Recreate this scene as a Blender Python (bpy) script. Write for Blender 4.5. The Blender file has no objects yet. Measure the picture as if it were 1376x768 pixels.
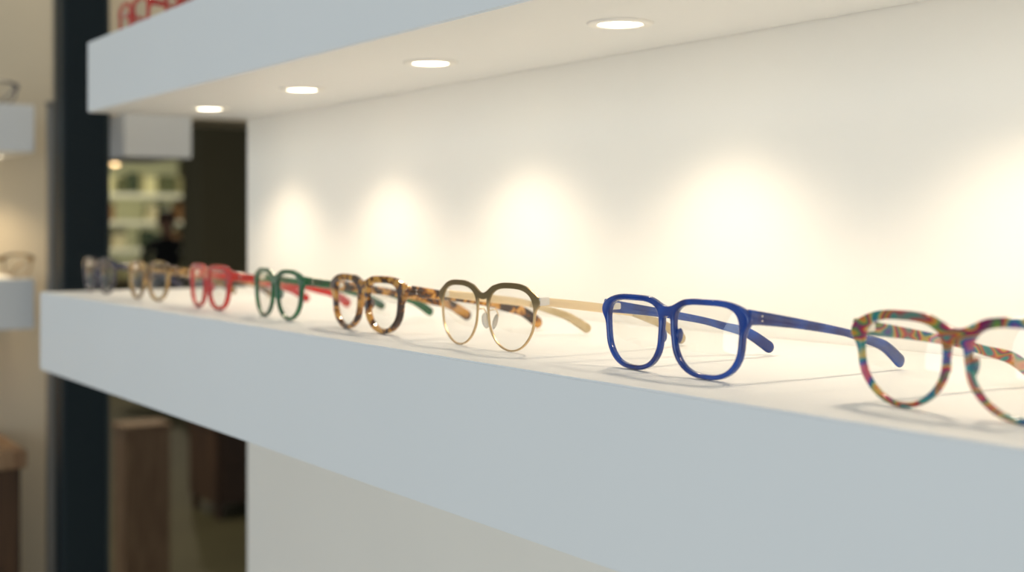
import bpy, bmesh, math, random
from mathutils import Vector, Matrix
from mathutils.geometry import tessellate_polygon
random.seed(4)
H = 1.5                      # camera height above floor
ZS = H - 0.088               # display shelf top
ZSOF = H + 0.1586            # soffit of the upper shelf
XL = -1.874                  # left end of wall and shelves
YW = 0.758                   # display wall plane
scene = bpy.context.scene
COL = scene.collection

# ------------------------------------------------------------------ materials
def new_mat(name):
    m = bpy.data.materials.new(name); m.use_nodes = True
    nt = m.node_tree
    return m, nt, nt.nodes['Principled BSDF']

def paint(name, col, rough=0.55, var=0.03, scale=6.0, bump=0.02, spec=0.3):
    m, nt, b = new_mat(name)
    tc = nt.nodes.new('ShaderNodeTexCoord')
    n = nt.nodes.new('ShaderNodeTexNoise'); n.inputs['Scale'].default_value = scale
    n.inputs['Detail'].default_value = 4
    nt.links.new(tc.outputs['Object'], n.inputs['Vector'])
    r = nt.nodes.new('ShaderNodeValToRGB')
    r.color_ramp.elements[0].position = 0.3; r.color_ramp.elements[1].position = 0.7
    r.color_ramp.elements[0].color = [c * (1 - var) for c in col] + [1]
    r.color_ramp.elements[1].color = [min(1, c * (1 + var)) for c in col] + [1]
    nt.links.new(n.outputs['Fac'], r.inputs['Fac'])
    nt.links.new(r.outputs['Color'], b.inputs['Base Color'])
    n2 = nt.nodes.new('ShaderNodeTexNoise'); n2.inputs['Scale'].default_value = 350
    nt.links.new(tc.outputs['Object'], n2.inputs['Vector'])
    bp = nt.nodes.new('ShaderNodeBump'); bp.inputs['Strength'].default_value = bump
    bp.inputs['Distance'].default_value = 0.001
    nt.links.new(n2.outputs['Fac'], bp.inputs['Height'])
    nt.links.new(bp.outputs['Normal'], b.inputs['Normal'])
    b.inputs['Roughness'].default_value = rough
    b.inputs['Specular IOR Level'].default_value = spec
    return m

def wood(name, c1, c2):
    m, nt, b = new_mat(name)
    tc = nt.nodes.new('ShaderNodeTexCoord')
    mp = nt.nodes.new('ShaderNodeMapping'); mp.inputs['Scale'].default_value = (14, 14, 1.2)
    nt.links.new(tc.outputs['Object'], mp.inputs['Vector'])
    n = nt.nodes.new('ShaderNodeTexNoise'); n.inputs['Scale'].default_value = 4; n.inputs['Detail'].default_value = 6
    n.inputs['Distortion'].default_value = 1.0
    nt.links.new(mp.outputs['Vector'], n.inputs['Vector'])
    r = nt.nodes.new('ShaderNodeValToRGB')
    r.color_ramp.elements[0].position = 0.35; r.color_ramp.elements[1].position = 0.65
    r.color_ramp.elements[0].color = c1 + (1,); r.color_ramp.elements[1].color = c2 + (1,)
    nt.links.new(n.outputs['Fac'], r.inputs['Fac']); nt.links.new(r.outputs['Color'], b.inputs['Base Color'])
    b.inputs['Roughness'].default_value = 0.5
    return m

def metal(name, col, rough=0.3):
    m, nt, b = new_mat(name)
    b.inputs['Base Color'].default_value = col + (1,)
    b.inputs['Metallic'].default_value = 1; b.inputs['Roughness'].default_value = rough
    return m

def emis(name, col, s):
    m, nt, b = new_mat(name)
    b.inputs['Base Color'].default_value = col + (1,)
    b.inputs['Emission Color'].default_value = col + (1,)
    b.inputs['Emission Strength'].default_value = s
    return m

def acetate(name, stops, scale=60, trans=0.0, rough=0.06, distort=0.6, stretch=(1, 1, 1), detail=2.0):
    m, nt, b = new_mat(name)
    tc = nt.nodes.new('ShaderNodeTexCoord')
    mp = nt.nodes.new('ShaderNodeMapping'); mp.inputs['Scale'].default_value = stretch
    mp.inputs['Rotation'].default_value = (0.2, 0.5, 0.3)
    nt.links.new(tc.outputs['Object'], mp.inputs['Vector'])
    r = nt.nodes.new('ShaderNodeValToRGB')
    n = nt.nodes.new('ShaderNodeTexNoise'); n.inputs['Scale'].default_value = scale
    n.inputs['Detail'].default_value = detail; n.inputs['Distortion'].default_value = distort
    nt.links.new(mp.outputs['Vector'], n.inputs['Vector'])
    nt.links.new(n.outputs['Fac'], r.inputs['Fac'])
    cr = r.color_ramp
    while len(cr.elements) < len(stops): cr.elements.new(0.5)
    for e, (p, c) in zip(cr.elements, stops):
        e.position = p; e.color = tuple(c) + (1,)
    nt.links.new(r.outputs['Color'], b.inputs['Base Color'])
    b.inputs['Roughness'].default_value = rough
    b.inputs['Transmission Weight'].default_value = trans
    b.inputs['IOR'].default_value = 1.5
    b.inputs['Coat Weight'].default_value = 0.5
    b.inputs['Coat Roughness'].default_value = 0.02
    return m

def lens_material():
    m = bpy.data.materials.new('clear_lens'); m.use_nodes = True
    nt = m.node_tree; nt.nodes.clear()
    o = nt.nodes.new('ShaderNodeOutputMaterial')
    t = nt.nodes.new('ShaderNodeBsdfTransparent'); t.inputs['Color'].default_value = (0.965, 0.97, 0.965, 1)
    g = nt.nodes.new('ShaderNodeBsdfGlossy'); g.inputs['Roughness'].default_value = 0.02
    lw = nt.nodes.new('ShaderNodeLayerWeight'); lw.inputs['Blend'].default_value = 0.5
    p = nt.nodes.new('ShaderNodeMath'); p.operation = 'POWER'; p.inputs[1].default_value = 3
    a = nt.nodes.new('ShaderNodeMath'); a.operation = 'MULTIPLY_ADD'; a.inputs[1].default_value = 0.6; a.inputs[2].default_value = 0.07
    nt.links.new(lw.outputs['Facing'], p.inputs[0]); nt.links.new(p.outputs[0], a.inputs[0])
    mx = nt.nodes.new('ShaderNodeMixShader')
    nt.links.new(a.outputs[0], mx.inputs[0]); nt.links.new(t.outputs[0], mx.inputs[1]); nt.links.new(g.outputs[0], mx.inputs[2])
    nt.links.new(mx.outputs[0], o.inputs[0])
    return m

M_shelf = paint('shelf_white_lacquer', (0.79, 0.795, 0.785), 0.5, 0.012, 3, 0.02)
M_wall = paint('wall_warm_white', (0.89, 0.845, 0.77), 0.75, 0.015, 3, 0.05)
M_trim = paint('downlight_trim_white', (0.85, 0.83, 0.78), 0.4, 0.01)
M_lamp = emis('downlight_lamp', (1.0, 0.88, 0.66), 9)
M_lens = lens_material()
M_hinge = metal('hinge_steel', (0.75, 0.72, 0.66), 0.3)
M_gold = metal('champagne_gold', (0.80, 0.64, 0.42), 0.32)
M_pad, _, _b = new_mat('nose_pad_silicone')
_b.inputs['Base Color'].default_value = (0.85, 0.82, 0.75, 1); _b.inputs['Transmission Weight'].default_value = 0.6; _b.inputs['Roughness'].default_value = 0.2

M_blue = acetate('blue_acetate', [(0.35, (0.002, 0.026, 0.20)), (0.65, (0.004, 0.075, 0.43))], 40, 0.25)
M_tort = acetate('tortoiseshell_acetate', [(0.0, (0.014, 0.005, 0.003)), (0.44, (0.045, 0.014, 0.006)), (0.49, (0.28, 0.10, 0.016)), (0.57, (0.66, 0.32, 0.06))], 105, 0.05, 0.06, 0.3)
M_green = acetate('green_acetate', [(0.35, (0.003, 0.075, 0.025)), (0.65, (0.012, 0.18, 0.06))], 40, 0.25)
M_red = acetate('red_acetate', [(0.35, (0.46, 0.003, 0.001)), (0.65, (0.66, 0.010, 0.003))], 40, 0.1)
M_amber = acetate('amber_acetate', [(0.35, (0.12, 0.06, 0.015)), (0.5, (0.36, 0.20, 0.05)), (0.65, (0.55, 0.36, 0.13))], 60, 0.2)
M_navy = acetate('slate_acetate', [(0.4, (0.012, 0.018, 0.06)), (0.6, (0.06, 0.05, 0.07))], 60, 0.2)
M_multi = acetate('multicolour_acetate', [(0.26, (0.01, 0.12, 0.24)), (0.33, (0.01, 0.26, 0.20)), (0.385, (0.45, 0.010, 0.03)), (0.425, (0.66, 0.24, 0.02)), (0.46, (0.08, 0.26, 0.05)), (0.495, (0.18, 0.015, 0.10)),
                                          (0.53, (0.58, 0.012, 0.03)), (0.565, (0.64, 0.42, 0.06)), (0.60, (0.01, 0.24, 0.20)), (0.65, (0.02, 0.05, 0.30)), (0.72, (0.55, 0.08, 0.14))], 46, 0.12, 0.06, 0.5, (1, 1, 2.2), 0.5)
M_palet = acetate('cream_acetate', [(0.35, (0.60, 0.46, 0.25)), (0.65, (0.78, 0.64, 0.42))], 50, 0.25, 0.15)

# gold frame: olive enamel brow over champagne metal
M_goldf, nt, b = new_mat('gold_frame_enamel_brow')
tc = nt.nodes.new('ShaderNodeTexCoord'); sx = nt.nodes.new('ShaderNodeSeparateXYZ')
nt.links.new(tc.outputs['Object'], sx.inputs[0])
mr = nt.nodes.new('ShaderNodeMapRange'); mr.inputs['From Min'].default_value = 0.029; mr.inputs['From Max'].default_value = 0.036
nt.links.new(sx.outputs['Z'], mr.inputs['Value'])
rp = nt.nodes.new('ShaderNodeValToRGB')
rp.color_ramp.elements[0].color = (0.64, 0.45, 0.24, 1); rp.color_ramp.elements[1].color = (0.27, 0.195, 0.095, 1)
nt.links.new(mr.outputs[0], rp.inputs['Fac']); nt.links.new(rp.outputs['Color'], b.inputs['Base Color'])
b.inputs['Metallic'].default_value = 0.75; b.inputs['Roughness'].default_value = 0.33

# ------------------------------------------------------------------ mesh helpers
def mesh_obj(name, bm, mat, parent=None, smooth=False, loc=None):
    bmesh.ops.recalc_face_normals(bm, faces=bm.faces)
    me = bpy.data.meshes.new(name); bm.to_mesh(me); bm.free()
    if smooth:
        for p in me.polygons: p.use_smooth = True
    o = bpy.data.objects.new(name, me); COL.objects.link(o)
    if mat: me.materials.append(mat)
    if parent: o.parent = parent
    if loc: o.location = loc
    return o

def empty(name, loc=(0, 0, 0), rz=0):
    e = bpy.data.objects.new(name, None); e.empty_display_size = 0.05
    COL.objects.link(e); e.location = loc; e.rotation_euler = (0, 0, rz)
    return e

def box(name, x0, x1, y0, y1, z0, z1, mat, bev=0.0, parent=None):
    bm = bmesh.new()
    bmesh.ops.create_cube(bm, size=1)
    c = Vector(((x0 + x1) / 2, (y0 + y1) / 2, (z0 + z1) / 2))
    for v in bm.verts: v.co = Vector((v.co.x * (x1 - x0), v.co.y * (y1 - y0), v.co.z * (z1 - z0)))
    if bev: bmesh.ops.bevel(bm, geom=list(bm.edges), offset=bev, segments=3, affect='EDGES')
    return mesh_obj(name, bm, mat, parent, False, c)

def lathe(name, prof, mat, parent=None, loc=(0, 0, 0), seg=40):
    bm = bmesh.new(); rings = []
    for r, z in prof:
        rings.append([bm.verts.new((r * math.cos(2 * math.pi * i / seg), r * math.sin(2 * math.pi * i / seg), z)) for i in range(seg)])
    for a, b_ in zip(rings, rings[1:]):
        for i in range(seg):
            bm.faces.new((a[i], a[(i + 1) % seg], b_[(i + 1) % seg], b_[i]))
    bm.faces.new(rings[0]); bm.faces.new(rings[-1])
    return mesh_obj(name, bm, mat, parent, True, loc)

def ellipsoid(name, c, r, mat, parent, rot=(0, 0, 0)):
    bm = bmesh.new(); bmesh.ops.create_uvsphere(bm, u_segments=16, v_segments=10, radius=1)
    R = Matrix.Rotation(rot[2], 3, 'Z') @ Matrix.Rotation(rot[1], 3, 'Y') @ Matrix.Rotation(rot[0], 3, 'X')
    for v in bm.verts: v.co = R @ Vector((v.co.x * r[0], v.co.y * r[1], v.co.z * r[2])) + Vector(c)
    return mesh_obj(name, bm, mat, parent, True)

def tube(name, pts, rad, mat, parent, seg=8):
    pts = [Vector(p) for p in pts]
    bm = bmesh.new(); rings = []
    for i, p in enumerate(pts):
        t = (pts[min(i + 1, len(pts) - 1)] - pts[max(i - 1, 0)]).normalized()
        u = t.cross(Vector((0.13, 0.31, 0.94))).normalized(); w = t.cross(u)
        rings.append([bm.verts.new(p + (u * math.cos(2 * math.pi * k / seg) + w * math.sin(2 * math.pi * k / seg)) * rad) for k in range(seg)])
    for a, b_ in zip(rings, rings[1:]):
        for k in range(seg): bm.faces.new((a[k], a[(k + 1) % seg], b_[(k + 1) % seg], b_[k]))
    bm.faces.new(rings[0]); bm.faces.new(rings[-1])
    return mesh_obj(name, bm, mat, parent, True)

# ------------------------------------------------------------------ eyeglasses
def sstep(x):
    x = max(0, min(1, x)); return x * x * (3 - 2 * x)

def lens_curve(S, off, N=120, t0=0, t1=2 * math.pi, closed=True):
    a, b_, k, cx, cz = S['a'], S['b'], S['k'], S['cx'], S['cz']
    def P(t):
        c, s = math.cos(t), math.sin(t)
        w = sstep(0.5 + s * 0.9)
        n = S['nb'] * (1 - w) + S['nt'] * w          # squarer top, rounder bottom
        x = a * math.copysign(abs(c) ** (2 / n), c); z = b_ * math.copysign(abs(s) ** (2 / n), s)
        x *= 1 + k * z / b_
        return x, z
    out = []
    for i in range(N if closed else N + 1):
        t = t0 + (t1 - t0) * i / N
        x, z = P(t); x1, z1 = P(t + 0.03); x0, z0 = P(t - 0.03)
        tx, tz = x1 - x0, z1 - z0; L = math.hypot(tx, tz)
        nx, nz = tz / L, -tx / L
        o = off(t) if callable(off) else off
        out.append((cx + x + nx * o, cz + z + nz * o, t))
    return out

def resample(pts, n):
    pts = pts + [pts[0]]
    d = [0]
    for p, q in zip(pts, pts[1:]): d.append(d[-1] + math.hypot(q[0] - p[0], q[1] - p[1]))
    out = []; j = 0
    for i in range(n):
        s = d[-1] * i / n
        while d[j + 1] < s: j += 1
        f = (s - d[j]) / max(1e-9, d[j + 1] - d[j])
        out.append((pts[j][0] * (1 - f) + pts[j + 1][0] * f, pts[j][1] * (1 - f) + pts[j + 1][1] * f))
    return out

def smooth_loop(p, it):
    for _ in range(it):
        n = len(p)
        p = [((p[i - 1][0] + 2 * p[i][0] + p[(i + 1) % n][0]) / 4, (p[i - 1][1] + 2 * p[i][1] + p[(i + 1) % n][1]) / 4) for i in range(n)]
    return p

def area(p): return 0.5 * sum(p[i - 1][0] * p[i][1] - p[i][0] * p[i - 1][1] for i in range(len(p)))

def inset(p, d, into):
    n = len(p); out = []
    for i in range(n):
        tx = p[(i + 1) % n][0] - p[i - 1][0]; tz = p[(i + 1) % n][1] - p[i - 1][1]; L = math.hypot(tx, tz) or 1
        out.append((p[i][0] - tz / L * d * into, p[i][1] + tx / L * d * into))
    return out

WR = 0.75
def wrap(x): return WR * x * x

def build_front(S, mat, parent):
    rb, rt, dep, bev = S['rb'], S['rt'], S['dep'], S['bev']
    off = lambda t: rb + (rt - rb) * sstep(math.sin(t) * 1.3) + S.get('rs', 0) * sstep(math.cos(t) ** 2)
    tb_top, tb_bot = math.radians(S['bt']), math.radians(S['bb'])
    right = lens_curve(S, off, 170, tb_top, tb_bot - 2 * math.pi, False)
    R = []
    ze, hz, e = S['cz'] + S['b'] * S['ze'], S['hz'], S['end']
    for x, z, t in right:
        if math.cos(t) > 0.1:
            w = math.exp(-(((z - ze) / hz) ** 2) ** 1.5) * sstep((math.cos(t) - 0.1) / 0.5)
            x += e * w
        R.append((x, z))
    x0, z0 = R[-1]; zb = S['zbb']; low = []
    for i in range(1, 12):
        u = i / 12; ang = u * math.pi / 2
        low.append((x0 * math.cos(ang), z0 + (zb - z0) * math.sin(ang)))
    xt, zt = R[0]; ztc = S['zbt']; top = []
    for i in range(1, 12):
        u = i / 12
        top.append((xt * u, ztc + (zt - ztc) * (1 - math.cos(u * math.pi)) / 2))
    half = [(0, ztc)] + top + R + low
    full = half + [(0, zb)] + [(-x, z) for x, z in reversed(half[1:])]
    outer = smooth_loop(resample(full, 420), S.get('sm', 5))
    if area(outer) < 0: outer.reverse()
    hr = smooth_loop(resample([(x, z) for x, z, t in lens_curve(S, 0)], 130), 2)
    if area(hr) < 0: hr.reverse()
    hl = [(-x, z) for x, z in reversed(hr)]
    bm = bmesh.new(); capf = []; capb = []
    prof = []
    for q in range(5):
        a = q / 4 * math.pi / 2
        prof.append((bev * (1 - math.sin(a)), -dep / 2 + bev * (1 - math.cos(a))))
    prof += [(p[0], -p[1]) for p in reversed(prof)]
    for loop, into in ((outer, 1), (hr, -1), (hl, -1)):
        rings = []
        for ins, y in prof:
            q = inset(loop, ins, into)
            rings.append([bm.verts.new((x, y + wrap(x), z)) for x, z in q])
        n = len(loop)
        for A, B in zip(rings, rings[1:]):
            for i in range(n): bm.faces.new((A[i], A[(i + 1) % n], B[(i + 1) % n], B[i]))
        capf.append(rings[0]); capb.append(rings[-1])
    for cap in (capf, capb):
        flat = [v for r in cap for v in r]
        tris = tessellate_polygon([[Vector((v.co.x, v.co.z, 0)) for v in r] for r in cap])
        for t in tris:
            try: bm.faces.new([flat[i] for i in t])
            except ValueError: pass
    o = mesh_obj('frame_front', bm, mat, parent, True)
    w = o.modifiers.new('wn', 'WEIGHTED_NORMAL'); w.weight = 80
    xe = max(p[0] for p in outer)
    for nm, loop in (('lens_r', hr), ('lens_l', hl)):
        bm = bmesh.new(); cx = sum(p[0] for p in loop) / len(loop); cz = sum(p[1] for p in loop) / len(loop)
        lp = inset(loop, 0.0004, -1); n = len(lp); prev = None
        cv = bm.verts.new((cx, wrap(cx) - 0.0022, cz))
        for r in range(1, 9):
            f = r / 8
            ring = []
            for x, z in lp:
                X = cx + (x - cx) * f; Z = cz + (z - cz) * f
                ring.append(bm.verts.new((X, wrap(X) - 0.0022 * (1 - f * f), Z)))
            for i in range(n):
                if prev: bm.faces.new((prev[i], prev[(i + 1) % n], ring[(i + 1) % n], ring[i]))
                else: bm.faces.new((cv, ring[i], ring[(i + 1) % n]))
            prev = ring
        mesh_obj(nm, bm, M_lens, parent, True)
    return xe, ze

def sweep_temple(name, path, mat, parent, seg=20):
    fine = []
    n = len(path)
    for i in range(n - 1):
        p0 = path[max(i - 1, 0)]; p1 = path[i]; p2 = path[i + 1]; p3 = path[min(i + 2, n - 1)]
        for s in range(8):
            t = s / 8
            fine.append([0.5 * ((2 * b) + (-a + c) * t + (2 * a - 5 * b + 4 * c - d) * t * t + (-a + 3 * b - 3 * c + d) * t ** 3) for a, b, c, d in zip(p0, p1, p2, p3)])
    fine.append(list(path[-1]))
    bm = bmesh.new(); rings = []
    last = fine[-1]; pl = fine[-2]
    d = Vector(last[:3]) - Vector(pl[:3]); d.normalize()
    for q in (0.45, 0.75, 0.93, 1.0):
        s = math.sqrt(max(0, 1 - q * q)); p = Vector(last[:3]) + d * last[4] * q
        fine.append([p.x, p.y, p.z, max(last[3] * (0.35 + 0.65 * s), 0.0002), max(last[4] * s, 0.0002)])
    for i, f in enumerate(fine):
        a = Vector(fine[max(i - 1, 0)][:3]); c = Vector(fine[min(i + 1, len(fine) - 1)][:3])
        t = (c - a).normalized(); u = Vector((1, 0, 0)); u = (u - t * u.dot(t)).normalized(); w = u.cross(t)
        ring = []
        for k in range(seg):
            an = 2 * math.pi * k / seg; cc, ss = math.cos(an), math.sin(an)
            ring.append(bm.verts.new(Vector(f[:3]) + u * f[3] * math.copysign(abs(cc) ** 0.6, cc) + w * f[4] * math.copysign(abs(ss) ** 0.6, ss)))
        rings.append(ring)
    for A, B in zip(rings, rings[1:]):
        for k in range(seg): bm.faces.new((A[k], A[(k + 1) % seg], B[(k + 1) % seg], B[k]))
    bm.faces.new(rings[0]); bm.faces.new(rings[-1])
    return mesh_obj(name, bm, mat, parent, True)

BASE = dict(a=0.0247, b=0.0200, nt=3.4, nb=2.3, k=0.10, cx=0.0335, rb=0.0031, rt=0.0044, rs=0.0005, dep=0.0042, bev=0.0013,
            bt=108, bb=162, ze=0.72, hz=0.0066, end=0.0050, zt=0.92, zb=0.52, sm=5)

def eyeglasses(name, loc, rz, mat, style='acetate', tmat=None, **kw):
    S = dict(BASE); S.update(kw)
    S['cz'] = S['b'] + S['rb']
    S['zbt'] = S['cz'] + S['b'] * S['zt']; S['zbb'] = S['cz'] + S['b'] * S['zb']
    root = empty(name, loc, rz)
    tmat = tmat or mat
    xe, ze = build_front(S, mat, root)
    L = S.get('tl', 0.143); th = S.get('th', 0.0028)
    for sg, sd in ((1, 'r'), (-1, 'l')):
        y0 = wrap(xe)
        if style == 'acetate':
            hx = xe - 0.0022
            path = [(hx, y0 - 0.0005, ze, 0.0018, th + 0.0018), (hx + 0.0004, y0 + 0.010, ze - 0.001, 0.0020, th + 0.0011), (hx - 0.0002, 0.045, ze - 0.0055, 0.0019, th + 0.0002),
                    (hx - 0.0015, 0.080, ze - 0.0115, 0.0018, th - 0.0003), (hx - 0.0035, 0.100, ze - 0.0165, 0.0018, th),
                    (hx - 0.0060, 0.120, 0.0155, 0.0018, th + 0.0008), (hx - 0.0085, L - 0.006, 0.0054, 0.0017, th + 0.0014)]
            path = [(sg * p[0],) + p[1:] for p in path]
            sweep_temple('temple_' + sd, path, tmat, root)
            box('hinge_' + sd, sg * (hx - 0.0045) - 0.0022, sg * (hx - 0.0045) + 0.0022, y0 + 0.0005, y0 + 0.007, ze - 0.002, ze + 0.002, M_hinge, 0.0004, root)
            for dz in (-0.0013, 0.0013):
                ellipsoid('rivet_' + sd, (sg * (hx + 0.0022), y0 + 0.008, ze + dz - 0.0008), (0.0003, 0.0006, 0.0006), M_hinge, root)
            xn = S['cx'] - S['a'] - 0.0004
            ellipsoid('nose_pad_' + sd, (sg * xn, wrap(xn) + 0.0024, S['cz'] + 0.0005), (0.0013, 0.0028, 0.0048), mat, root, (0, sg * 0.15, 0))
        else:
            hx = xe - 0.0008
            box('hinge_' + sd, sg * hx - 0.0009, sg * hx + 0.0009, y0 - 0.0006, y0 + 0.008, ze - 0.0028, ze + 0.0028, M_hinge, 0.0004, root)
            path = [(hx, y0 + 0.004, ze, 0.0007, 0.0028), (hx, 0.04, ze - 0.0040, 0.0007, 0.0032), (hx - 0.001, 0.075, ze - 0.0085, 0.0007, 0.0030), (hx - 0.0025, 0.092, ze - 0.0120, 0.0007, 0.0020)]
            sweep_temple('temple_' + sd, [(sg * p[0],) + p[1:] for p in path], M_gold, root)
            path = [(hx - 0.002, 0.086, ze - 0.0105, 0.0014, 0.0026), (hx - 0.0035, 0.100, ze - 0.0150, 0.0015, 0.0028), (hx - 0.0060, 0.120, 0.0150, 0.0016, 0.0034), (hx - 0.0085, L - 0.006, 0.0050, 0.0016, 0.0041)]
            sweep_temple('temple_tip_' + sd, [(sg * p[0],) + p[1:] for p in path], tmat, root)
            xn = S['cx'] - S['a'] - 0.001
            c = (sg * (xn - 0.0012), 0.0065, S['cz'] - 0.0035)
            ellipsoid('nose_pad_' + sd, c, (0.0014, 0.0030, 0.0060), M_pad, root, (0.1, sg * 0.3, sg * 0.5))
            tube('pad_arm_' + sd, [(sg * (xn + 0.0004), 0.0008, S['cz'] + 0.005), (sg * (xn + 0.001), 0.006, S['cz'] + 0.0055), (sg * xn, 0.0085, S['cz'] + 0.001), (c[0], c[1] + 0.0005, c[2])], 0.00055, M_gold, root)
    return root

YG = 0.515
def put(name, x, rz, mat, dy=0, z=ZS, **kw): return eyeglasses(name, (x, YG + dy, z + 0.0003), math.radians(rz), mat, **kw)
put('multicolour_eyeglasses', -0.4080, 0, M_multi, nt=3.0, nb=2.1, k=0.11, rb=0.0028, rt=0.0048, a=0.0252, b=0.0199, zb=0.50, zt=0.90)
put('blue_eyeglasses', -0.6170, 0, M_blue, nt=3.7, nb=2.6, k=0.09, rb=0.0030, rt=0.0038, a=0.0257, b=0.0198, zt=0.90, zb=0.60, ze=0.74)
put('gold_metal_eyeglasses', -0.8255, 0, M_goldf, style='metal', tmat=M_palet, nt=2.8, nb=2.1, k=0.11, a=0.0264, b=0.0216, cx=0.0350, rb=0.0012, rt=0.0042, rs=0.0002, dep=0.0018, bev=0.0005,
    end=0.0050, ze=0.64, hz=0.0050, zt=0.80, zb=0.58, bt=118, bb=150, sm=4)
put('tortoiseshell_eyeglasses', -1.0150, 0, M_tort, nt=3.6, nb=2.3, rb=0.0040, rt=0.0060, rs=0.0012, a=0.0238, b=0.0188, cx=0.0335, end=0.0065, hz=0.0075, th=0.0034, zt=1.05, zb=0.42, dep=0.0050)
put('green_eyeglasses', -1.2020, -3, M_green, nt=3.0, nb=2.2, rb=0.0033, rt=0.0046, a=0.0248, b=0.0201, zt=0.90, zb=0.48)
put('red_eyeglasses', -1.3850, -2, M_red, nt=4.2, nb=2.6, rb=0.0042, rt=0.0060, rs=0.0012, a=0.0237, b=0.0190, th=0.0034, zt=1.06, zb=0.40)
put('amber_eyeglasses', -1.5900, 3, M_amber, nt=2.9, nb=2.2, a=0.0240, b=0.0201, rb=0.0036)
put('slate_eyeglasses', -1.7950, 2, M_navy, nt=3.3, a=0.0242, b=0.0202)
ZUT = H + 0.2556
for x in (-1.775, -1.585):
    put('red_eyeglasses', x, 0, M_red, dy=0.040, z=ZUT, nt=3.6, nb=2.4, rb=0.0044, rt=0.0062, a=0.0236, b=0.0188)

# ------------------------------------------------------------------ display unit
box('display_shelf', XL, 1.1, 0.460, YW, ZS - 0.105, ZS, M_shelf, 0.0012)
up = box('upper_display_shelf', XL, 1.1, 0.524, YW, ZSOF, ZUT, M_shelf, 0.0012)
box('wall_display', XL, 1.1, YW, YW + 0.12, 0, 3.0, M_wall)

def downlight(x, y, z, power, size=120, col=(1.0, 0.82, 0.60)):
    e = empty('recessed_downlight', (x, y, z))
    prof = [(0.0175, -0.0002), (0.0175, -0.0012), (0.019, -0.0022), (0.024, -0.0020), (0.0262, -0.0008), (0.0262, -0.0001)]
    bm = bmesh.new(); seg = 48; rings = []
    for r, zz in prof: rings.append([bm.verts.new((r * math.cos(2 * math.pi * i / seg), r * math.sin(2 * math.pi * i / seg), zz)) for i in range(seg)])
    for a, b_ in zip(rings, rings[1:]):
        for i in range(seg): bm.faces.new((a[i], a[(i + 1) % seg], b_[(i + 1) % seg], b_[i]))
    mesh_obj('trim_ring', bm, M_trim, e, True)
    lathe('lamp_face', [(0.0175, -0.0002), (0.0172, -0.0010), (0.010, -0.0016), (0.002, -0.0018)], M_lamp, e)
    ld = bpy.data.lights.new('spot', 'SPOT'); ld.energy = power; ld.color = col
    ld.spot_size = math.radians(size); ld.spot_blend = 0.68; ld.shadow_soft_size = 0.017
    lo = bpy.data.objects.new('spot', ld); COL.objects.link(lo); lo.parent = e; lo.location = (0, 0, -0.019)
    return e
for i in range(8):
    downlight(-1.714 + 0.2965 * i, 0.640, ZSOF, 1.6)

# ------------------------------------------------------------------ background shop
M_cream = paint('cream_plaster', (0.60, 0.53, 0.41), 0.8)
M_post = paint('dark_teal_steel', (0.004, 0.013, 0.018), 0.5)
M_grey = metal('brushed_grey_metal', (0.28, 0.27, 0.25), 0.45)
M_olive = paint('olive_column_paint', (0.13, 0.115, 0.065), 0.7)
M_dark = paint('dark_wall_paint', (0.03, 0.032, 0.022), 0.7)
M_floor = paint('floor_dark_resin', (0.095, 0.085, 0.042), 0.6, 0.15, 1.5)
M_floor2 = wood('floor_bounce_oak', (0.66, 0.53, 0.37), (0.78, 0.66, 0.50))  # kept pale to bounce light
M_oak = wood('oak_veneer', (0.24, 0.13, 0.065), (0.40, 0.25, 0.135))
M_walnut = wood('walnut_veneer', (0.05, 0.025, 0.012), (0.11, 0.055, 0.025))
M_ceil = paint('ceiling_paint', (0.45, 0.43, 0.38), 0.8)

box('floor', -15.2, 2.5, -3.0, 9.0, -0.1, 0.0, M_floor)
box('floor_bounce_inlay', -2.5, 2.4, -2.9, 0.75, 0.0, 0.006, M_floor2)  # unseen light floor area, added to bounce warm light onto the lower wall
box('ceiling', -15.2, 1.1, 0.3, 9.0, 3.0, 3.1, M_ceil)
box('wall_back', -15.2, -15.0, -3.0, 9.0, 0, 3.0, M_dark)
box('wall_left', -3.05, -2.93, -3.0, 0.745, 0, 3.0, M_cream)
M_fw = paint('shopfront_wall_paint', (0.42, 0.40, 0.37), 0.8)
box('wall_front', -3.05, -2.6, -3.12, -3.0, 0, 3.0, M_fw)
box('wall_front', 1.6, 2.5, -3.12, -3.0, 0, 3.0, M_fw)
box('wall_front', -2.6, 1.6, -3.12, -3.0, 0, 0.7, M_fw)
box('wall_front', -2.6, 1.6, -3.12, -3.0, 2.7, 3.0, M_fw)
wn = empty('fill_window', (-0.5, -3.06, 1.7))  # unseen opening and frame, added to hold the cool fill light
for i, x in enumerate((-2.07, -0.7, 0.7, 2.07)):
    box('mullion_%d' % i, x - 0.03, x + 0.03, -0.04, 0.04, -1.0, 1.0, M_post, 0.003, wn)
box('sill', -2.1, 2.1, -0.06, 0.10, -1.03, -0.99, M_post, 0.003, wn)
ld = bpy.data.lights.new('daylight_fill', 'AREA'); ld.shape = 'RECTANGLE'; ld.size = 4.1; ld.size_y = 1.9; ld.energy = 58; ld.color = (0.76, 0.90, 1.0)  # added fill from behind the camera for the shelf fronts
lo = bpy.data.objects.new('daylight_fill', ld); COL.objects.link(lo); lo.parent = wn; lo.location = (0, 0.07, 0); lo.rotation_euler = (math.pi / 2, 0, 0)

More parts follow.
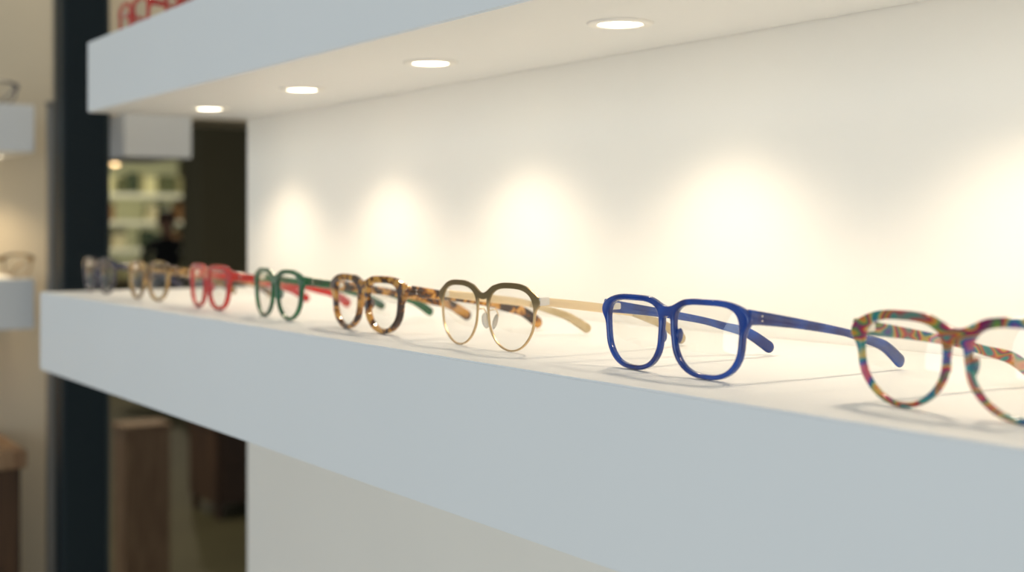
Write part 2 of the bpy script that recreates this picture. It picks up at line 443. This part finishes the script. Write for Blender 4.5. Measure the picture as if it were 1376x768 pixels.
box('side_display_shelf', -2.93, -2.628, -1.2, 0.635, ZS - 0.105, ZS - 0.01, M_shelf, 0.0012)
box('side_upper_display_shelf', -2.93, -2.628, -1.2, 0.635, H + 0.142, H + 0.232, M_shelf, 0.0012)
for y in (0.60, 0.30, 0.0):
    downlight(-2.80, y, H + 0.142, 1.9, 130, (1.0, 0.78, 0.50))
    e = eyeglasses('amber_eyeglasses', (-2.67, y - 0.02, ZS - 0.0097), math.radians(90), M_amber, a=0.0232)
e = eyeglasses('slate_eyeglasses', (-2.67, 0.55, H + 0.2323), math.radians(90), M_navy)
cab = empty('base_cabinet', (0, 0, 0))
box('carcass', -2.92, -2.63, -1.2, 0.61, 0.0, 1.045, M_walnut, 0.002, cab)
box('worktop', -2.925, -2.62, -1.2, 0.62, 1.045, 1.08, M_oak, 0.002, cab)
lb = empty('under_shelf_lamp_bar', (-2.85, 0.1, ZS - 0.1055))
box('housing', -0.012, 0.012, -0.5, 0.5, -0.012, 0, M_trim, 0.001, lb)
box('diffuser', -0.009, 0.009, -0.49, 0.49, -0.0145, -0.012, emis('lamp_bar_glow', (1.0, 0.72, 0.42), 8), 0.0005, lb)
up = empty('metal_upright', (-2.60, 0.662, 0))
box('profile', -0.012, 0.012, -0.010, 0.010, 0, 1.73, M_grey, 0.002, up)
box('foot_plate', -0.035, 0.035, -0.018, 0.018, 0, 0.006, M_grey, 0.001, up)
box('cap', -0.014, 0.014, -0.012, 0.012, 1.73, 1.738, M_grey, 0.001, up)
po = empty('steel_column', (-2.33, 0.643, 0))
box('shaft', -0.028, 0.028, -0.040, 0.033, 0, 3.0, M_post, 0.003, po)
box('base_plate', -0.06, 0.06, -0.06, 0.06, 0, 0.012, M_post, 0.002, po)
box('glazing_bead', -0.012, 0.012, 0.033, 0.043, 0.012, 3.0, paint('bead_grey_blue', (0.05, 0.075, 0.09), 0.4), 0.001, po)

box('bulkhead', -3.30, -3.06, 0.80, 1.6, ZUT, 3.0, M_cream)
box('bulkhead_shelf', -3.30, -2.98, 0.915, 1.07, H + 0.158, ZUT, M_shelf, 0.001)
oc = box('building_column', -9.85, -9.40, 3.46, 4.3, 0, 3.0, M_olive, 0.01)
pl = empty('oak_pedestal', (-4.95, 1.585, 0))
box('plinth_body', -0.07, 0.07, -0.085, 0.085, 0.03, 0.75, M_oak, 0.002, pl)
box('plinth_top', -0.075, 0.075, -0.09, 0.09, 0.75, 0.77, M_oak, 0.002, pl)
box('plinth_toe', -0.06, 0.06, -0.075, 0.075, 0.0, 0.03, M_post, 0.001, pl)
st = empty('wooden_cabinet', (-6.75, 2.62, 0))
box('body', -0.2, 0.2, -0.14, 0.3, 0.08, 0.46, M_walnut, 0.004, st)
box('top', -0.21, 0.21, -0.15, 0.31, 0.46, 0.49, M_walnut, 0.003, st)
for i, (x, y) in enumerate(((-.17, -.11), (.17, -.11), (-.17, .27), (.17, .27))):
    box('leg_%d' % i, x - .018, x + .018, y - .018, y + .018, 0, 0.08, M_walnut, 0.002, st)
for k in range(2):
    box('drawer_%d' % k, 0.2, 0.208, -0.12, 0.28, 0.10 + k * 0.18, 0.27 + k * 0.18, M_walnut, 0.002, st)

rk = empty('back_shelving', (-14.6, 0, 0))
M_glow = emis('lit_back_panel', (0.62, 0.60, 0.33), 0.26)
M_wsh = paint('back_shelf_white', (0.75, 0.78, 0.66), 0.5)
box('back_panel', -0.30, -0.27, 2.6, 6.6, 0.92, 2.30, M_glow, 0, rk)
box('back_board', -0.30, -0.27, 2.6, 6.6, 0.0, 0.92, M_olive, 0, rk)
for i, z in enumerate((0.1, 0.5, 0.9, 1.22, 1.52, 1.82, 2.26)):
    box('shelf_%d' % i, -0.27, 0.1, 2.6, 6.6, z, z + 0.05, M_wsh if z > 0.9 else M_olive, 0.003, rk)
for i, y in enumerate((2.6, 3.9, 5.2, 6.6)):
    box('side_%d' % i, -0.27, 0.1, y - 0.02, y + 0.02, 0, 2.3, M_olive, 0.003, rk)
cols = [(0.10, 0.12, 0.06), (0.30, 0.30, 0.16), (0.05, 0.08, 0.05), (0.55, 0.52, 0.34), (0.22, 0.12, 0.05)]
mats = [paint('box_cover_%d' % i, c, 0.5) for i, c in enumerate(cols)]
bm = bmesh.new()
for z in (0.95, 1.27, 1.57, 1.87):
    y = 2.7
    while y < 6.4:
        w = random.uniform(0.05, 0.16); hgt = random.uniform(0.12, 0.24)
        if random.random() < 0.8:
            r = bmesh.ops.create_cube(bm, size=1)
            mi = random.randrange(5)
            for v in r['verts']: v.co = Vector((v.co.x * 0.18 - 0.08, v.co.y * w + y + w / 2, v.co.z * hgt + z + hgt / 2))
            for f in set(f for v in r['verts'] for f in v.link_faces): f.material_index = mi
        y += w + 0.03
o = mesh_obj('stock_boxes', bm, None, rk)
for m in mats: o.data.materials.append(m)

pn = empty('pendant_lamp', (-6.0, 1.80, H + 0.30))
tube('cord', [(0, 0, 0.07), (0, 0, 0.5), (0, 0, 1.19)], 0.003, M_post, pn)
lathe('shade', [(0.012, 0.075), (0.020, 0.07), (0.042, 0.03), (0.046, 0.015), (0.044, 0.015), (0.018, 0.066)], M_post, pn)
ellipsoid('bulb', (0, 0, 0.0), (0.022, 0.022, 0.026), emis('bulb_glow', (1.0, 0.66, 0.32), 5), pn)
lathe('ceiling_rose', [(0.04, 1.19), (0.04, 1.20)], M_post, pn)

# ------------------------------------------------------------------ shop assistant in the distance
def skin_body(name, verts, edges, mat, parent, root=0, sub=2):
    me = bpy.data.meshes.new(name); me.from_pydata([v[:3] for v in verts], edges, [])
    o = bpy.data.objects.new(name, me); COL.objects.link(o); o.parent = parent
    s = o.modifiers.new('skin', 'SKIN'); s.use_smooth_shade = True
    for i, v in enumerate(verts):
        sv = me.skin_vertices[0].data[i]; r = v[3]; sv.radius = r if isinstance(r, tuple) else (r, r); sv.use_root = (i == root)
    ss = o.modifiers.new('sub', 'SUBSURF'); ss.levels = sub; ss.render_levels = sub
    me.materials.append(mat); return o
M_cloth = paint('black_clothing', (0.012, 0.013, 0.014), 0.85)
M_skin = paint('skin', (0.35, 0.19, 0.12), 0.5)
M_hair = paint('dark_hair', (0.01, 0.008, 0.006), 0.6)
P = empty('shop_assistant', (-11.7, 3.97, 0), math.radians(70))
V = [(0, 0, 0.92, (0.15, 0.11)), (0, 0, 1.08, (0.12, 0.09)), (0, 0.0, 1.25, (0.155, 0.11)), (0, 0.01, 1.35, (0.10, 0.08)), (0, 0.01, 1.41, 0.05),
     (0.16, 0.01, 1.34, 0.055), (0.21, 0.01, 1.09, 0.042), (0.19, -0.10, 0.87, 0.028),
     (-0.16, 0.01, 1.34, 0.055), (-0.21, 0.01, 1.09, 0.042), (-0.19, -0.10, 0.87, 0.028),
     (0.09, 0, 0.84, 0.085), (0.10, 0, 0.47, 0.058), (0.10, 0.01, 0.09, 0.038), (0.10, -0.14, 0.035, 0.033),
     (-0.09, 0, 0.84, 0.085), (-0.10, 0, 0.47, 0.058), (-0.10, 0.01, 0.09, 0.038), (-0.10, -0.14, 0.035, 0.033)]
E = [(0, 1), (1, 2), (2, 3), (3, 4), (3, 5), (5, 6), (6, 7), (3, 8), (8, 9), (9, 10), (0, 11), (11, 12), (12, 13), (13, 14), (0, 15), (15, 16), (16, 17), (17, 18)]
skin_body('clothed_body', V, E, M_cloth, P)
skin_body('head_and_neck', [(0, 0.01, 1.39, 0.047), (0, 0.0, 1.45, 0.050), (0, -0.012, 1.49, (0.062, 0.07)), (0, -0.005, 1.55, (0.074, 0.088)), (0, 0.0, 1.60, (0.062, 0.075))], [(0, 1), (1, 2), (2, 3), (3, 4)], M_skin, P)
ellipsoid('hair', (0, 0.022, 1.575), (0.088, 0.098, 0.085), M_hair, P)
ellipsoid('nose', (0, -0.100, 1.525), (0.012, 0.018, 0.022), M_skin, P)
ellipsoid('mouth', (0, -0.086, 1.488), (0.024, 0.008, 0.007), paint('lips', (0.30, 0.08, 0.07)), P)
for s in (1, -1):
    ellipsoid('eye', (s * 0.03, -0.084, 1.545), (0.011, 0.008, 0.007), M_hair, P)
    ellipsoid('ear', (s * 0.078, 0.0, 1.53), (0.010, 0.018, 0.030), M_skin, P)
    hv = [(s * 0.19, -0.10, 0.87, 0.026), (s * 0.188, -0.125, 0.82, (0.036, 0.016)), (s * 0.186, -0.145, 0.785, (0.036, 0.014))]
    skin_body('palm', hv, [(0, 1), (1, 2)], M_skin, P)
    for f in range(4):
        oy = (f - 1.5) * 0.018; ln = (0.060, 0.072, 0.068, 0.052)[f]
        skin_body('finger_%d' % f, [(s * (0.186) + oy, -0.140, 0.790, 0.009), (s * 0.186 + oy, -0.155, 0.785 - ln * 0.6, 0.008), (s * 0.186 + oy, -0.150, 0.785 - ln, 0.007)], [(0, 1), (1, 2)], M_skin, P, sub=1)
    skin_body('thumb', [(s * 0.165, -0.12, 0.83, 0.011), (s * 0.142, -0.145, 0.80, 0.010), (s * 0.138, -0.155, 0.775, 0.008)], [(0, 1), (1, 2)], M_skin, P, sub=1)

# ------------------------------------------------------------------ ceiling fill lamps (unseen, added to light the background)
def ceiling_fill_lamp(x, y, power, r=0.12, col=(1.0, 0.86, 0.62)):
    e = empty('ceiling_fill_lamp', (x, y, 3.0))
    lathe('housing', [(r + 0.02, 0.0), (r + 0.02, -0.03), (r, -0.035), (r, -0.03)], M_trim, e)
    lathe('diffuser', [(r, -0.031), (r * 0.7, -0.04), (0.01, -0.043)], emis('diffuser_glow', (1.0, 0.9, 0.7), 3), e)
    ld = bpy.data.lights.new('lamp', 'AREA'); ld.shape = 'DISK'; ld.size = r * 2; ld.energy = power; ld.color = col
    lo = bpy.data.objects.new('lamp', ld); COL.objects.link(lo); lo.parent = e; lo.location = (0, 0, -0.06)
ceiling_fill_lamp(-13.2, 4.4, 45)
ceiling_fill_lamp(-6.5, 1.2, 36)
ceiling_fill_lamp(-2.35, 0.95, 9)

# ------------------------------------------------------------------ world
w = bpy.data.worlds.new('World'); scene.world = w; w.use_nodes = True
bg = w.node_tree.nodes['Background']
bg.inputs['Color'].default_value = (0.84, 0.92, 1.0, 1); bg.inputs['Strength'].default_value = 0.40

# ------------------------------------------------------------------ camera
cd = bpy.data.cameras.new('camera'); cam = bpy.data.objects.new('camera', cd); COL.objects.link(cam)
cd.sensor_width = 36; cd.lens = 1800 / 1376 * 36; cd.shift_y = -79 / 1376
cd.clip_start = 0.02; cd.clip_end = 60
a = math.atan(1178 / 1800)
cam.location = (0, 0, H); cam.rotation_euler = (math.pi / 2, 0, math.pi / 2 - a)
cd.dof.use_dof = True; cd.dof.focus_distance = 0.87; cd.dof.aperture_fstop = 5.4
scene.camera = cam
scene.view_settings.view_transform = 'Standard'
scene.view_settings.look = 'None'
